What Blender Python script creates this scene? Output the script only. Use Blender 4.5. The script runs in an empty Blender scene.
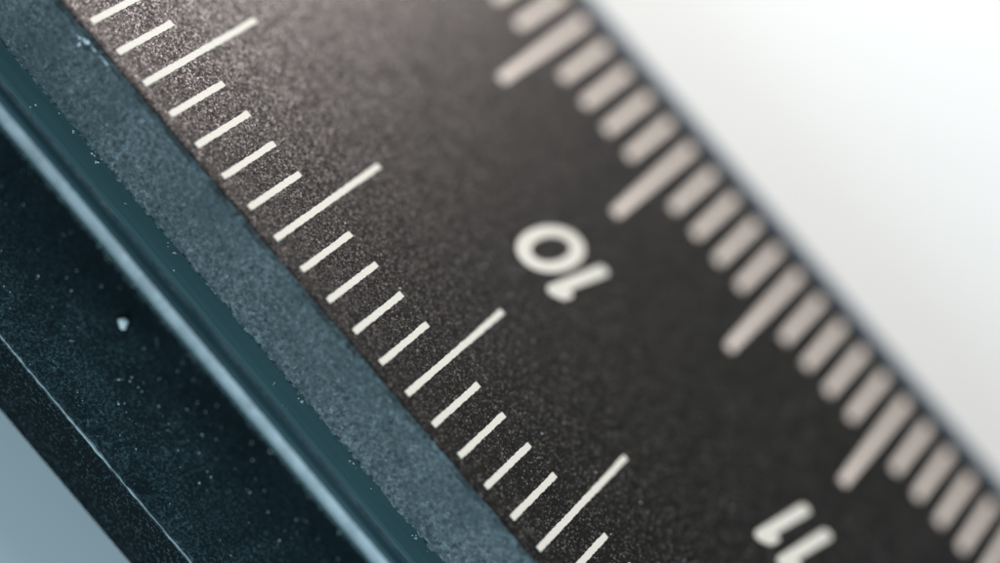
import bpy, bmesh, math, random
from mathutils import Vector, Matrix

# One Blender unit is one centimetre: the picture is a close-up of about 2.7 cm of a rule.
S = bpy.context.scene
S.unit_settings.system = 'METRIC'
S.unit_settings.scale_length = 0.01
COL = S.collection
RNG = random.Random(11)

# ------------------------------------------------------------------ camera
BETA = math.radians(40.0)              # rule face against the sensor plane
ROLL = math.radians(49.77)             # rule edge against the picture's horizontal
DIST = 4.246
E = Vector((1, 0, 0))
N = Vector((0, math.cos(BETA), math.sin(BETA)))
D = Vector((0, math.sin(BETA), -math.cos(BETA)))
aim = Vector((0, 0.493, 0))
right = math.cos(ROLL) * E + math.sin(ROLL) * N
up = -math.sin(ROLL) * E + math.cos(ROLL) * N
cam_data = bpy.data.cameras.new('camera')
cam = bpy.data.objects.new('camera', cam_data)
COL.objects.link(cam)
m = Matrix((right, up, -D)).transposed().to_4x4()
m.translation = aim - DIST * D
cam.matrix_world = m
cam_data.sensor_fit = 'HORIZONTAL'
cam_data.sensor_width = 36.0
cam_data.lens = 36.0 * 1.607
cam_data.clip_start = 0.05
cam_data.clip_end = 500.0
cam_data.dof.use_dof = True
cam_data.dof.focus_distance = 4.03
cam_data.dof.aperture_fstop = 0.146
S.camera = cam

# ------------------------------------------------------------------ world, lamps, exposure
W = bpy.data.worlds.new('World')
S.world = W
W.use_nodes = True
W.node_tree.nodes['Background'].inputs['Color'].default_value = (0.62, 0.86, 1.0, 1)
W.node_tree.nodes['Background'].inputs['Strength'].default_value = 0.10


def softbox(name, pos, target, size, power, colour):
    l = bpy.data.lights.new(name, 'AREA')
    l.shape = 'RECTANGLE'
    l.size, l.size_y = size
    l.energy = power
    l.color = colour
    o = bpy.data.objects.new(name, l)
    o.location = pos
    o.rotation_euler = (Vector(target) - Vector(pos)).to_track_quat('-Z', 'Y').to_euler()
    COL.objects.link(o)
    return o


softbox('softbox_warm', (-7.4, 10.8, 7.6), (0, 0.8, 0), (5.0, 3.4), 3350, (1.0, 0.962, 0.935))
softbox('softbox_cool', (3.0, -9.3, 4.6), (0, 0, -0.2), (8.0, 3.5), 930, (0.58, 0.845, 1.0))

S.view_settings.view_transform = 'Standard'
S.view_settings.look = 'None'
S.view_settings.exposure = 0.0
S.view_settings.gamma = 1.0
S.view_settings.use_curve_mapping = False
S.cycles.use_adaptive_sampling = False
S.cycles.use_denoising = True
S.cycles.max_bounces = 6


# ------------------------------------------------------------------ materials
class Mat:
    def __init__(self, name):
        self.m = bpy.data.materials.new(name)
        self.m.use_nodes = True
        self.t = self.m.node_tree
        self.b = self.t.nodes['Principled BSDF']
        self.co = self.t.nodes.new('ShaderNodeTexCoord').outputs['Object']

    def set(self, **k):
        for a, v in k.items():
            self.b.inputs[a.replace('_', ' ')].default_value = v
        return self

    def link(self, a, b):
        self.t.links.new(a, b)

    def mapped(self, scale):
        n = self.t.nodes.new('ShaderNodeMapping')
        n.inputs['Scale'].default_value = scale
        self.link(self.co, n.inputs['Vector'])
        return n.outputs['Vector']

    def noise(self, scale, detail=2.0, rough=0.5, vec=None, dist=0.0):
        n = self.t.nodes.new('ShaderNodeTexNoise')
        n.inputs['Scale'].default_value = scale
        n.inputs['Detail'].default_value = detail
        n.inputs['Roughness'].default_value = rough
        n.inputs['Distortion'].default_value = dist
        self.link(vec or self.co, n.inputs['Vector'])
        return n.outputs['Fac']

    def cells(self, scale, out='Distance', vec=None):
        n = self.t.nodes.new('ShaderNodeTexVoronoi')
        n.inputs['Scale'].default_value = scale
        self.link(vec or self.co, n.inputs['Vector'])
        return n.outputs[out]

    def ramp(self, fac, stops, interp='LINEAR'):
        n = self.t.nodes.new('ShaderNodeValToRGB')
        r = n.color_ramp
        r.interpolation = interp
        while len(r.elements) < len(stops):
            r.elements.new(0.5)
        for e, (p, c) in zip(r.elements, stops):
            e.position = p
            e.color = (c, c, c, 1) if not hasattr(c, '__len__') else (*c, 1)
        self.link(fac, n.inputs['Fac'])
        return n.outputs['Color']

    def mix(self, fac, a, b, mode='MIX'):
        n = self.t.nodes.new('ShaderNodeMix')
        n.data_type = 'RGBA'
        n.blend_type = mode
        for sock, v in ((n.inputs[0], fac), (n.inputs[6], a), (n.inputs[7], b)):
            if hasattr(v, 'links'):
                self.link(v, sock)
            elif hasattr(v, '__len__'):
                sock.default_value = (*v, 1)
            else:
                sock.default_value = v
        return n.outputs[2]

    def math(self, op, a, b):
        n = self.t.nodes.new('ShaderNodeMath')
        n.operation = op
        for s, v in zip(n.inputs, (a, b)):
            if hasattr(v, 'links'):
                self.link(v, s)
            else:
                s.default_value = v
        return n.outputs[0]

    def facets(self, layers):
        """tilt the normal cell by cell, as the facets of a blasted surface are tilted."""
        nrm = self.t.nodes.new('ShaderNodeNewGeometry').outputs['Normal']
        for scale, k in layers:
            col = self.cells(scale, 'Color')
            sub = self.t.nodes.new('ShaderNodeVectorMath')
            sub.operation = 'SUBTRACT'
            self.link(col, sub.inputs[0])
            sub.inputs[1].default_value = (0.5, 0.5, 0.5)
            mul = self.t.nodes.new('ShaderNodeVectorMath')
            mul.operation = 'SCALE'
            self.link(sub.outputs[0], mul.inputs[0])
            mul.inputs['Scale'].default_value = k
            add = self.t.nodes.new('ShaderNodeVectorMath')
            add.operation = 'ADD'
            self.link(nrm, add.inputs[0])
            self.link(mul.outputs[0], add.inputs[1])
            nrm = add.outputs[0]
        nz = self.t.nodes.new('ShaderNodeVectorMath')
        nz.operation = 'NORMALIZE'
        self.link(nrm, nz.inputs[0])
        self.link(nz.outputs[0], self.b.inputs['Normal'])

    def bump(self, h, strength, dist):
        n = self.t.nodes.new('ShaderNodeBump')
        n.inputs['Strength'].default_value = strength
        n.inputs['Distance'].default_value = dist
        self.link(h, n.inputs['Height'])
        self.link(n.outputs['Normal'], self.b.inputs['Normal'])


# black sandblasted anodising of the graduated face: every blast pit is a small facet of its own
M_FACE = Mat('black_sandblasted_anodising')
M_FACE.set(Roughness=0.37, Specular_IOR_Level=0.5, Specular_Tint=(1.0, 0.86, 0.85, 1))
M_FACE.facets(((245.0, 0.20), (120.0, 0.04)))
fl = M_FACE.ramp(M_FACE.cells(260.0, 'Color'), [(0.70, 0.0), (0.98, 1.0)])
fl = M_FACE.math('MULTIPLY', fl, M_FACE.ramp(M_FACE.noise(24.0, 3.0, 0.65), [(0.25, 0.35), (0.75, 1.0)]))
base = M_FACE.mix(M_FACE.noise(4.0, 5.0, 0.7), (0.004, 0.0054, 0.0042), (0.012, 0.0108, 0.0088))
M_FACE.link(M_FACE.mix(fl, base, (0.25, 0.232, 0.215)), M_FACE.b.inputs['Base Color'])

# blue-grey blasted side of the rule
M_SIDE = Mat('blue_grey_blasted_anodising')
M_SIDE.set(Roughness=0.42, Specular_IOR_Level=0.5)
M_SIDE.facets(((120.0, 0.40), (62.0, 0.30)))
g1 = M_SIDE.cells(130.0, 'Color')
g2 = M_SIDE.noise(75.0, 4.0, 0.7)
grain = M_SIDE.math('ADD', M_SIDE.math('MULTIPLY', M_SIDE.ramp(g1, [(0.3, 0.0), (0.95, 1.0)]), 0.55),
                    M_SIDE.math('MULTIPLY', M_SIDE.ramp(g2, [(0.38, 0.0), (0.66, 1.0)]), 0.45))
c = M_SIDE.mix(grain, (0.022, 0.036, 0.040), (0.185, 0.215, 0.225))
spk = M_SIDE.ramp(M_SIDE.cells(150.0, 'Color'), [(0.80, 0.0), (0.98, 0.8)])
c = M_SIDE.mix(M_SIDE.math('MULTIPLY', spk, M_SIDE.ramp(g2, [(0.35, 0.1), (0.6, 1.0)])), c, (0.34, 0.39, 0.40))
M_SIDE.link(M_SIDE.mix(M_SIDE.ramp(M_SIDE.noise(4.0, 4.0, 0.65), [(0.40, 0.0), (0.66, 0.8)]), c, (0.036, 0.062, 0.068)),
            M_SIDE.b.inputs['Base Color'])

# the corner between side and face, its edge highlight painted in as patchy worn flecks
M_CORNER = Mat('patchy_highlight_corner')
M_CORNER.set(Roughness=0.6, Specular_IOR_Level=0.3)
M_CORNER.facets(((120.0, 0.35),))
k = M_CORNER.math('MULTIPLY', M_CORNER.ramp(M_CORNER.noise(7.0, 3.0, 0.6), [(0.42, 0.1), (0.66, 1.0)]),
                  M_CORNER.ramp(M_CORNER.noise(70.0, 3.0, 0.6), [(0.38, 0.0), (0.62, 1.0)]))
M_CORNER.link(M_CORNER.mix(k, (0.022, 0.030, 0.032), (0.20, 0.25, 0.26)), M_CORNER.b.inputs['Base Color'])

# blue-grey chamfer along the far edge
M_RIM = Mat('blue_grey_chamfer')
M_RIM.set(Roughness=0.5)
M_RIM.facets(((150.0, 0.2),))
M_RIM.link(M_RIM.mix(M_RIM.noise(40.0, 3.0, 0.6), (0.045, 0.080, 0.120), (0.070, 0.115, 0.165)), M_RIM.b.inputs['Base Color'])

# rail ridge: the same metal, paler and smoother to paint in its highlight
M_EDGE = Mat('pale_highlight_ridge')
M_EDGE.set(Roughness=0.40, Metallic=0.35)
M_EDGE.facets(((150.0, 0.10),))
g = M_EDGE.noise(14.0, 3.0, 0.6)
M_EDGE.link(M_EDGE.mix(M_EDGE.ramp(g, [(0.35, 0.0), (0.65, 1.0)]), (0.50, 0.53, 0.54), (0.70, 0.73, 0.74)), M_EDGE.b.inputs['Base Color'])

# smooth teal ledge with drawn streaks
M_LEDGE = Mat('smooth_teal_anodising')
M_LEDGE.set(Roughness=0.42)
st = M_LEDGE.noise(1.0, 3.0, 0.6, vec=M_LEDGE.mapped((1.5, 60.0, 60.0)))
M_LEDGE.link(M_LEDGE.mix(st, (0.044, 0.092, 0.098), (0.082, 0.156, 0.162)), M_LEDGE.b.inputs['Base Color'])

# groove under the ledge: the same streaked metal, shade painted in as darker colour
M_GROOVE = Mat('shade_toned_groove')
M_GROOVE.set(Roughness=0.5, Specular_IOR_Level=0.3)
st = M_GROOVE.noise(1.0, 3.0, 0.6, vec=M_GROOVE.mapped((1.0, 75.0, 75.0)))
M_GROOVE.link(M_GROOVE.mix(M_GROOVE.ramp(st, [(0.35, 0.0), (0.65, 1.0)]), (0.022, 0.050, 0.058), (0.072, 0.140, 0.155)), M_GROOVE.b.inputs['Base Color'])

# dark anodised rail
M_RAIL = Mat('dark_teal_anodised_rail')
M_RAIL.set(Roughness=0.36, Specular_IOR_Level=0.32)
n1 = M_RAIL.noise(110.0, 3.0, 0.65)
M_RAIL.bump(n1, 0.35, 0.002)
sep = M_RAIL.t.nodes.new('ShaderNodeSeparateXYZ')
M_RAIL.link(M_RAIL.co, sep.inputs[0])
# dust grain thickened towards the outer part, painting in the rail's teal glow
glow = M_RAIL.math('ADD', sep.outputs['Y'], M_RAIL.math('MULTIPLY', M_RAIL.noise(3.2, 4.0, 0.6), 0.30))
glow = M_RAIL.ramp(M_RAIL.math('ADD', glow, 0.5), [(0.30, 1.0), (0.54, 0.0)])
glow = M_RAIL.math('MULTIPLY', glow, M_RAIL.ramp(M_RAIL.noise(9.0, 4.0, 0.65), [(0.3, 0.15), (0.7, 1.0)]))
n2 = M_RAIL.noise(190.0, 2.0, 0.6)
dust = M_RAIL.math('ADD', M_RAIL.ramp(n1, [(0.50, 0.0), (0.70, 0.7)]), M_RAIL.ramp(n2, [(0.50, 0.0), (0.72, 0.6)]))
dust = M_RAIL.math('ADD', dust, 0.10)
base = M_RAIL.mix(M_RAIL.math('MULTIPLY', dust, M_RAIL.math('ADD', M_RAIL.math('MULTIPLY', glow, 0.9), 0.10)),
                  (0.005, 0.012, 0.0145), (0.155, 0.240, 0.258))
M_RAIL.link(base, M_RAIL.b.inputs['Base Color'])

# the rail's lower wall: blacker, with a few grains in it
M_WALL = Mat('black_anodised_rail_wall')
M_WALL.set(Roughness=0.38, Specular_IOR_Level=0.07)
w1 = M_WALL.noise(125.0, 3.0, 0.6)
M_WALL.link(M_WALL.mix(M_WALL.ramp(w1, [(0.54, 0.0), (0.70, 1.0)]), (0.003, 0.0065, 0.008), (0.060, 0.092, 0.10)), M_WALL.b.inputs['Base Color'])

M_GRAIN = Mat('white_crystal_grain')
M_GRAIN.set(Roughness=0.35, Subsurface_Weight=0.0)
M_GRAIN.link(M_GRAIN.mix(M_GRAIN.noise(60.0), (0.86, 0.88, 0.88), (0.93, 0.94, 0.93)), M_GRAIN.b.inputs['Base Color'])

M_PAINT = Mat('white_filled_paint')
M_PAINT.set(Roughness=0.55)
p = M_PAINT.noise(150.0, 2.0, 0.6)
M_PAINT.bump(p, 0.35, 0.002)
M_PAINT.link(M_PAINT.mix(p, (0.72, 0.655, 0.57), (0.89, 0.82, 0.725)), M_PAINT.b.inputs['Base Color'])

M_PAINT_ROSE = Mat('rosy_white_filled_paint')
M_PAINT_ROSE.set(Roughness=0.55)
p = M_PAINT_ROSE.noise(150.0, 2.0, 0.6)
M_PAINT_ROSE.link(M_PAINT_ROSE.mix(p, (0.80, 0.665, 0.58), (0.92, 0.785, 0.70)), M_PAINT_ROSE.b.inputs['Base Color'])

M_BARE = Mat('worn_bare_metal')
M_BARE.set(Roughness=0.35, Metallic=0.6)
p = M_BARE.noise(60.0, 3.0, 0.7)
M_BARE.bump(p, 0.5, 0.002)
M_BARE.link(M_BARE.mix(p, (0.45, 0.55, 0.58), (0.88, 0.95, 0.97)), M_BARE.b.inputs['Base Color'])

M_DUST = Mat('pale_dust')
M_DUST.set(Roughness=0.8)
M_DUST.link(M_DUST.mix(M_DUST.noise(80.0), (0.62, 0.66, 0.66), (0.85, 0.87, 0.86)), M_DUST.b.inputs['Base Color'])

M_TABLE = Mat('white_matt_board')
M_TABLE.set(Roughness=0.85, Specular_IOR_Level=0.15)
M_TABLE.link(M_TABLE.mix(M_TABLE.noise(0.6, 3.0, 0.5), (0.765, 0.778, 0.772), (0.79, 0.803, 0.796)), M_TABLE.b.inputs['Base Color'])


# ------------------------------------------------------------------ helpers
def link(name, me, mats, parent=None, smooth=False):
    me.name = name
    for k in mats:
        me.materials.append(k.m)
    if smooth:
        for f in me.polygons:
            f.use_smooth = True
    o = bpy.data.objects.new(name, me)
    COL.objects.link(o)
    if parent:
        o.parent = parent
    return o


def tag(o, label, cat, group=None, kind=None):
    o['label'] = label
    if cat:
        o['category'] = cat
    if group:
        o['group'] = group
    if kind:
        o['kind'] = kind


def arc(cx, cz, r, a0, a1, n):
    return [(cx + r * math.cos(math.radians(a0 + (a1 - a0) * i / n)),
             cz + r * math.sin(math.radians(a0 + (a1 - a0) * i / n))) for i in range(n + 1)]


def extrude(profile, idx, xs, wobble=None, closed=True):
    """profile: (y, z) points; idx: material slot of the segment that starts at each point."""
    verts, faces, mi = [], [], []
    n = len(profile)
    for x in xs:
        for k, (y, z) in enumerate(profile):
            dy, dz = wobble(x, k) if wobble else (0, 0)
            verts.append((x, y + dy, z + dz))
    for j in range(len(xs) - 1):
        for k in range(n):
            k2 = (k + 1) % n
            faces.append((j * n + k, j * n + k2, (j + 1) * n + k2, (j + 1) * n + k))
            mi.append(idx[k])
    faces.append(tuple(range(n)))
    faces.append(tuple((len(xs) - 1) * n + k for k in reversed(range(n))))
    mi += [idx[0], idx[0]]
    me = bpy.data.meshes.new('m')
    me.from_pydata(verts, [], faces)
    for f, i in zip(me.polygons, mi):
        f.material_index = i
    bm = bmesh.new()
    bm.from_mesh(me)
    bmesh.ops.recalc_face_normals(bm, faces=bm.faces)
    bm.to_mesh(me)
    bm.free()
    return me


def frange(a, b, n):
    return [a + (b - a) * i / n for i in range(n + 1)]


XS = [-6.0, -4.0, -2.6] + frange(-1.9, 1.9, 950) + [2.6, 4.0, 6.0]


def value_noise(seed):
    r = random.Random(seed)
    tab = [r.uniform(-1, 1) for _ in range(4096)]

    def f(x):
        i = math.floor(x)
        t = x - i
        t = t * t * (3 - 2 * t)
        return tab[i % 4096] * (1 - t) + tab[(i + 1) % 4096] * t
    return f


NA, NB, NC, ND, NE = (value_noise(s) for s in (1, 2, 3, 4, 5))

# ------------------------------------------------------------------ table
TABLE_Z = -0.69
bm = bmesh.new()
bmesh.ops.create_grid(bm, x_segments=8, y_segments=8, size=40)
for v in bm.verts:
    v.co.z = TABLE_Z
    v.co.y += 5
me = bpy.data.meshes.new('table')
bm.to_mesh(me)
bm.free()
table = link('table', me, [M_TABLE])
tag(table, 'plain matt white board under the rail and the rule', None, kind='structure')

# ------------------------------------------------------------------ lower rail
rail = bpy.data.objects.new('base_rail', None)
COL.objects.link(rail)
rail.location = (0, -0.45, TABLE_Z)
tag(rail, 'dark teal-black metal rail with a worn bright edge, under the graduated rule', 'metal rail')
OFF = Vector((0, 0.45, -TABLE_Z))
RAIL_TOP = -0.402
prof = [(-0.491, TABLE_Z + 0.0005), (-0.4625, -0.487), (-0.4590, -0.4805), (-0.452, -0.4780)]
idx = [0, 0, 0, 0]
for y, z in [(-0.40, -0.4754), (-0.30, -0.4686), (-0.20, -0.4617), (-0.105, -0.4552), (-0.0915, -0.4540), (-0.0868, -0.4440)]:
    prof.append((y, z)); idx.append(0)
for y, z in [(-0.0800, -0.4260), (-0.0725, -0.4130), (-0.065, RAIL_TOP)]:
    prof.append((y, z)); idx.append(0)
prof += [(1.40, RAIL_TOP), (1.40, TABLE_Z + 0.0005)]
idx += [0, 0]
idx[8] = 4  # teal strip at the ridge foot paints the highlight's soft falloff
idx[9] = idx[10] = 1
idx[11] = idx[12] = 3
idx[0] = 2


def rail_wobble(x, k):
    if k in (1, 2, 3):
        return (0.0012 * NA(x * 3) + 0.0009 * NB(x * 40), 0.0012 * NC(x * 55))
    if k in (8, 9, 10, 11):
        return (0.0010 * ND(x * 5) + 0.0005 * NA(x * 150), 0.0006 * NE(x * 130))
    return (0, 0)


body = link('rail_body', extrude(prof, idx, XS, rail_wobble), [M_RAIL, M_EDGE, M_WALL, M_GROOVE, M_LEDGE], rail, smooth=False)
body.location = OFF

# bright hairline worn along the rail's lower edge
vs, fs = [], []
for j, x in enumerate(XS):
    dy, dz = 0.0012 * NA(x * 3) + 0.0009 * NB(x * 40), 0.0012 * NC(x * 55)
    w = max(0.0003, 0.0021 + 0.0014 * ND(x * 22 + 3) + 0.0010 * NE(x * 90))
    y, z = -0.4600 + dy, -0.4807 + dz
    vs += [(x, y - w * 0.55, z - w * 1.3 + 0.0004), (x, y - w * 0.25, z + 0.0012), (x, y + w, z + 0.0006 + 0.3 * w),
           (x, y, z - 0.003)]
for j in range(len(XS) - 1):
    for k in range(4):
        fs.append((j * 4 + k, j * 4 + (k + 1) % 4, j * 4 + 4 + (k + 1) % 4, j * 4 + 4 + k))
me = bpy.data.meshes.new('m')
me.from_pydata(vs, [], fs)
o = link('worn_edge', me, [M_BARE], rail)
o.location = OFF
o['label'] = 'bright hairline of bare metal worn along the rail edge'

# ------------------------------------------------------------------ graduated rule
rule = bpy.data.objects.new('graduated_rule', None)
COL.objects.link(rule)
tag(rule, 'black sandblasted metal rule with white millimetre lines and the figures 10 and 11', 'ruler')
WID = 1.515
prof, idx = [], []
# left corner: from the side up on to the face
for p_ in [(-0.0875, -0.1865), (-0.0836, -0.1830), (-0.0665, -0.148), (-0.0480, -0.1065), (-0.0300, -0.0665), (-0.0150, -0.0333), (-0.0066, -0.0145), (-0.0030, -0.0070)]:
    prof.append(p_); idx.append(1)

prof.append((0.0010, -0.0022)); idx.append(0)
prof.append((0.0070, -0.0004)); idx.append(0)
prof.append((0.0150, 0.0)); idx.append(0)
prof.append((WID - 0.050, 0.0)); idx.append(3)
prof.append((WID - 0.003, -0.008)); idx.append(3)
prof.append((WID, -0.013)); idx.append(1)
prof.append((WID, RAIL_TOP + 0.0005)); idx.append(1)
prof.append((-0.040, RAIL_TOP + 0.0005)); idx.append(1)
prof.append((-0.040, -0.262)); idx.append(1)
prof.append((-0.140, -0.2120)); idx.append(2)
prof.append((-0.1462, -0.2075)); idx.append(2)
prof.append((-0.1440, -0.2040)); idx.append(2)
prof.append((-0.1360, -0.2003)); idx.append(2)
prof.append((-0.1100, -0.1955)); idx.append(2)
prof.append((-0.0780, -0.1905)); idx.append(1)


idx[6] = 4
idx[7] = 4
idx[17] = idx[18] = 5  # ledge lip in the groove's darker colour, painting its shade


def rule_wobble(x, k):
    if k == 0:
        return (0.0030 * NB(x * 75) + 0.0016 * NC(x * 180), 0.0040 * NA(x * 90 + 7) + 0.002 * ND(x * 200))
    if k in (6, 7, 8):
        nick = math.exp(-((x + 1.104) / 0.022) ** 2)
        return (0.0014 * NC(x * 70) + 0.001 * NE(x * 12) + 0.008 * nick, 0.0010 * NA(x * 110) - 0.007 * nick)
    if k in (2, 3, 4, 5):
        return (0.0012 * NE(x * 100 + k * 37.3), 0)
    if k in (17, 18, 19, 20, 21):
        return (0.0007 * NA(x * 9), 0)
    return (0, 0)


body = link('rule_body', extrude(prof, idx, XS, rule_wobble), [M_FACE, M_SIDE, M_LEDGE, M_RIM, M_CORNER, M_GROOVE], rule)


def plate(outline, h=0.0016, z0=-0.0006, hole=None):
    """a thin raised patch of paint with the given outline (and an optional hole of equal count)."""
    bm = bmesh.new()
    def ring(pts, z):
        return [bm.verts.new((x, y, z)) for x, y in pts]
    n = len(outline)
    top, bot = ring(outline, z0 + h), ring(outline, z0)
    for i in range(n):
        bm.faces.new((bot[i], bot[(i + 1) % n], top[(i + 1) % n], top[i]))
    if hole:
        ht, hb = ring(hole, z0 + h), ring(hole, z0)
        for i in range(n):
            j = (i + 1) % n
            bm.faces.new((hb[j], hb[i], ht[i], ht[j]))
            bm.faces.new((top[i], top[j], ht[j], ht[i]))
            bm.faces.new((bot[j], bot[i], hb[i], hb[j]))
    else:
        bm.faces.new(top)
        bm.faces.new(bot[::-1])
    bmesh.ops.recalc_face_normals(bm, faces=bm.faces)
    me = bpy.data.meshes.new('m')
    bm.to_mesh(me)
    bm.free()
    return me


def line_outline(length, w, seed):
    """a filled line from y=0 to y=length, with slightly uneven edges and softened corners."""
    r = random.Random(seed)
    n = max(6, int(length / 0.006))
    L, R = [], []
    for i in range(n + 1):
        t = i / n
        q = w / 2 + r.uniform(-0.0011, 0.0011)
        if i in (0, n):
            q *= 0.92
        L.append((-q, t * length))
        R.append((w / 2 + r.uniform(-0.0011, 0.0011) if i not in (0, n) else q, t * length))
    return R + L[::-1]


X0 = 0.0637                 # where the line of figure 10 stands
LINE_W = (0.0178, 0.0305)
meshes = {}
for side in (0, 1):
    for i in range(83, 119):
        long_ = i % 5 == 0
        key = (side, long_, i % 3)
        if key not in meshes:
            length = ((0.188, 0.402), (0.240, 0.434))[side][long_]
            me = plate(line_outline(length, LINE_W[side], hash(key)))
            me.materials.append((M_PAINT, M_PAINT_ROSE)[side].m)
            me.name = 'graduation_line'
            meshes[key] = me
        o = bpy.data.objects.new('graduation_line', meshes[key])
        COL.objects.link(o)
        o.parent = rule
        x = X0 + (i - 100) * 0.1
        if long_:
            o['label'] = 'longer white line at the half centimetre'
        if side == 0:
            o.location = (x, 0.031, 0)
        else:
            o.location = (x, 1.412, 0)
            o.rotation_euler = (0, 0, math.pi)

# figures: read from the right-hand edge, so their tops point to -y and they lean to -x
STR = 0.0362
H = 0.216
SLANT = 0.27


def to_face(pts, cx):
    """letter space (u to the right, v up from mid height) on to the rule face."""
    return [(cx - (u + SLANT * v), 0.706 - v) for u, v in pts]


def oval(a, b, n=40, p=2.05):
    out = []
    for i in range(n):
        t = 2 * math.pi * i / n
        c_, s_ = math.cos(t), math.sin(t)
        out.append((a * math.copysign(abs(c_) ** (2 / p), c_), b * math.copysign(abs(s_) ** (2 / p), s_)))
    return out


def zero(cx):
    o = link('digit', plate(to_face(oval(0.0735, H / 2), cx), hole=to_face(oval(0.0735 - STR, H / 2 - STR * 1.2), cx)), [M_PAINT], rule)
    return o


def one(cx):
    h = H / 2
    s = STR / 2
    pts = [(s, -h + 0.012), (s, h - 0.018), (s - 0.002, h - 0.011), (s - 0.007, h - 0.005), (s - 0.014, h - 0.001), (-s + 0.010, h - 0.001), (-s + 0.002, h - 0.006),
           (-s - 0.015, h - 0.018), (-s - 0.021, h - 0.030), (-s - 0.021, h - 0.054), (-s - 0.015, h - 0.062), (-s, h - 0.062),
           (-s, -h + 0.012), (-s + 0.005, -h + 0.003), (-s + 0.013, -h), (s - 0.013, -h), (s - 0.005, -h + 0.003)]
    return link('digit', plate(to_face(pts, cx)), [M_PAINT], rule)


def nine(cx):
    hi = H / 2
    ring = [(u, v + hi - 0.072) for u, v in oval(0.074, 0.072)]
    hole = [(u, v + hi - 0.072) for u, v in oval(0.074 - STR, 0.072 - STR)]
    o = link('digit', plate(to_face(ring, cx), hole=to_face(hole, cx)), [M_PAINT], rule)
    tail = [(0.074, hi - 0.075), (0.070, hi - 0.13), (0.045, -hi + 0.03), (0.02, -hi), (-0.035, -hi), (-0.03, -hi + 0.04),
            (0.005, -hi + 0.045), (0.024, hi - 0.13), (0.03, hi - 0.085)]
    me = plate(to_face(tail, cx), z0=-0.0008)
    bm = bmesh.new()
    bm.from_mesh(o.data)
    bm.from_mesh(me)
    bm.to_mesh(o.data)
    bm.free()
    return o


zero(X0 - 0.042)
one(X0 + 0.071)
one(X0 + 1.0 - 0.064)
one(X0 + 1.0 + 0.028)

# bare metal where the corner was knocked
bm = bmesh.new()


def flake(x, y, z, sx, sz, seed):
    rr = random.Random(seed)
    vs_ = []
    for i in range(9):
        a_ = 2 * math.pi * i / 9
        q = rr.uniform(0.65, 1.2)
        vs_.append(bm.verts.new((x + sx * q * math.cos(a_), y - 0.0016 + 0.41 * sz * q * math.sin(a_), z + 0.91 * sz * q * math.sin(a_))))
    c_ = bm.verts.new((x, y - 0.0034, z + 0.0008))
    for i in range(9):
        bm.faces.new((vs_[i], vs_[(i + 1) % 9], c_))


for q in ((-1.104, 0.0, -0.0150, 0.013, 0.007, 1), (-1.125, 0.0, -0.022, 0.006, 0.004, 2), (-1.078, 0.0, -0.013, 0.012, 0.004, 3),
          (-1.112, 0.0, -0.034, 0.004, 0.006, 4), (-1.04, 0.0, -0.012, 0.016, 0.003, 5)):
    flake(q[0], 0.45 * (q[2] + 0.0005) - 0.0005, *q[2:])
me = bpy.data.meshes.new('m')
bm.to_mesh(me)
bm.free()
o = link('knocked_nick', me, [M_BARE], rule)
o['label'] = 'small bright nick where the corner is knocked'

# ------------------------------------------------------------------ dust


def crumb(bm, pos, size, seed, flat=0.6, sub=1, rough=0.3):
    r = random.Random(seed)
    res = bmesh.ops.create_icosphere(bm, subdivisions=sub, radius=size)
    rot = Matrix.Rotation(r.uniform(0, 6.28), 3, 'Z')
    sx, sy = r.uniform(0.7, 1.4), r.uniform(0.7, 1.2)
    for v in res['verts']:
        q = v.co * (1 + r.uniform(-rough, rough))
        q = rot @ Vector((q.x * sx, q.y * sy, q.z * flat))
        v.co = q + Vector(pos)


def rail_z(y):
    if y < -0.4625:
        return None
    return -0.479 + (y + 0.452) * 0.0686


bm = bmesh.new()
for q, s_, sd in (((0, 0, 0.009), 0.0115, 21), ((-0.008, -0.004, 0.006), 0.0085, 22), ((0.006, -0.006, 0.006), 0.0085, 23)):
    crumb(bm, q, s_, sd, 0.9, 2, 0.10)
me = bpy.data.meshes.new('m')
bm.to_mesh(me)
bm.free()
o = link('dust_speck', me, [M_GRAIN])
o.location = (-0.548, -0.187, rail_z(-0.187))
tag(o, 'single large white speck of dust on the dark rail', 'dust speck')

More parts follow.
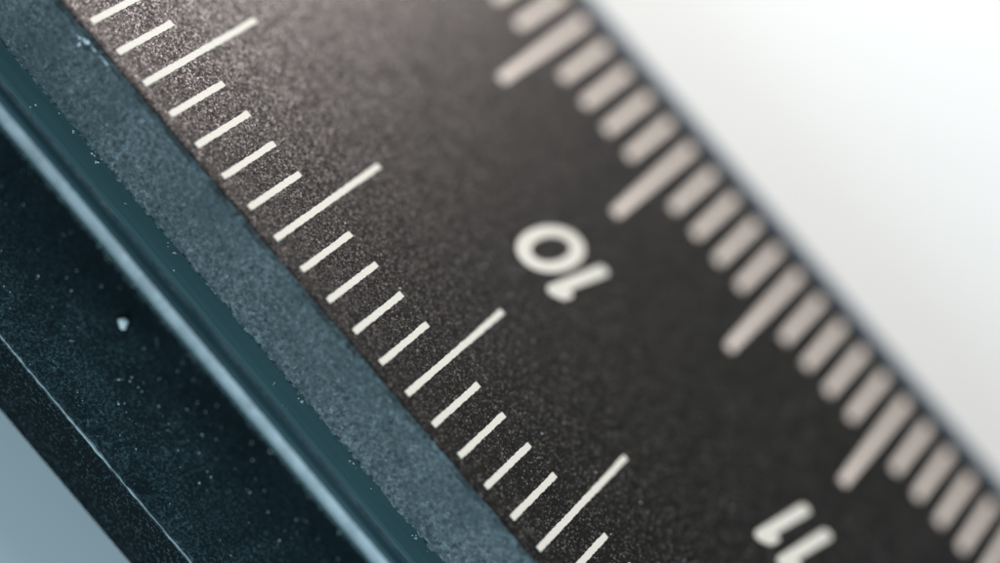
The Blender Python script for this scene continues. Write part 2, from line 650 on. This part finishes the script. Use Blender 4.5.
bm = bmesh.new()
for k in range(420):
    x, y = RNG.uniform(-1.7, 1.7), RNG.uniform(-0.455, -0.10)
    crumb(bm, (x, y, rail_z(y)), RNG.choice((0.0012, 0.0016, 0.0022, 0.003)) * RNG.uniform(0.6, 1.1), k)
for k in range(20):
    x, y = RNG.uniform(-1.7, 1.7), RNG.uniform(-0.143, -0.09)
    crumb(bm, (x, y, -0.2015 + (y + 0.144) * 0.2), RNG.uniform(0.0010, 0.0024), 1000 + k)
def fibre(bm, pts, w):
    """a short bent fibre with a triangular section."""
    rings = []
    for p_ in pts:
        rings.append([bm.verts.new(Vector(p_) + Vector((w * math.cos(a_), w * math.sin(a_), w * math.sin(a_ * 1.7) + w)))
                      for a_ in (0, 2.1, 4.2)])
    for a_, b_ in zip(rings, rings[1:]):
        for i in range(3):
            bm.faces.new((a_[i], a_[(i + 1) % 3], b_[(i + 1) % 3], b_[i]))


for k in range(420):     # fine dust added along the step to fray the ridge highlight's falloff
    y = -0.0925 - abs(RNG.gauss(0, 0.005))
    crumb(bm, (RNG.uniform(-1.7, 1.7), y, rail_z(y) + 0.001), RNG.uniform(0.0007, 0.0017), 5000 + k)
for k in range(26):
    on_ledge = k < 8
    x, y = RNG.uniform(-1.5, 1.5), (RNG.uniform(-0.135, -0.10) if on_ledge else RNG.uniform(-0.44, -0.15))
    ang, ln = RNG.uniform(0, 6.28), RNG.uniform(0.008, 0.03) * (0.7 if on_ledge else 1.0)
    pts = []
    for i in range(6):
        ang += RNG.uniform(-0.5, 0.5)
        x += math.cos(ang) * ln / 5
        y += math.sin(ang) * ln / 5 * (0.5 if on_ledge else 1)
        pts.append((x, y, -0.2 + (y + 0.144) * 0.15 if on_ledge else rail_z(y)))
    fibre(bm, pts, RNG.uniform(0.0006, 0.0011))
for k in range(14):      # small clumps caught under the side of the rule
    cx = RNG.uniform(-1.5, 1.5)
    for j in range(RNG.randint(2, 6)):
        crumb(bm, (cx + RNG.uniform(-0.008, 0.008), -0.094 + RNG.uniform(-0.005, 0.004), -0.191), RNG.uniform(0.0012, 0.0030), 2000 + 10 * k + j)
for k in range(45):      # a few grains on the face, away from the lines
    crumb(bm, (RNG.uniform(-1.5, 1.6), RNG.uniform(0.2, 0.62), 0.0005), RNG.uniform(0.001, 0.0026), 3000 + k)
me = bpy.data.meshes.new('m')
bm.to_mesh(me)
bm.free()
o = link('dust', me, [M_DUST])
tag(o, 'fine pale dust scattered over the rail and the ledge', None, kind='stuff')
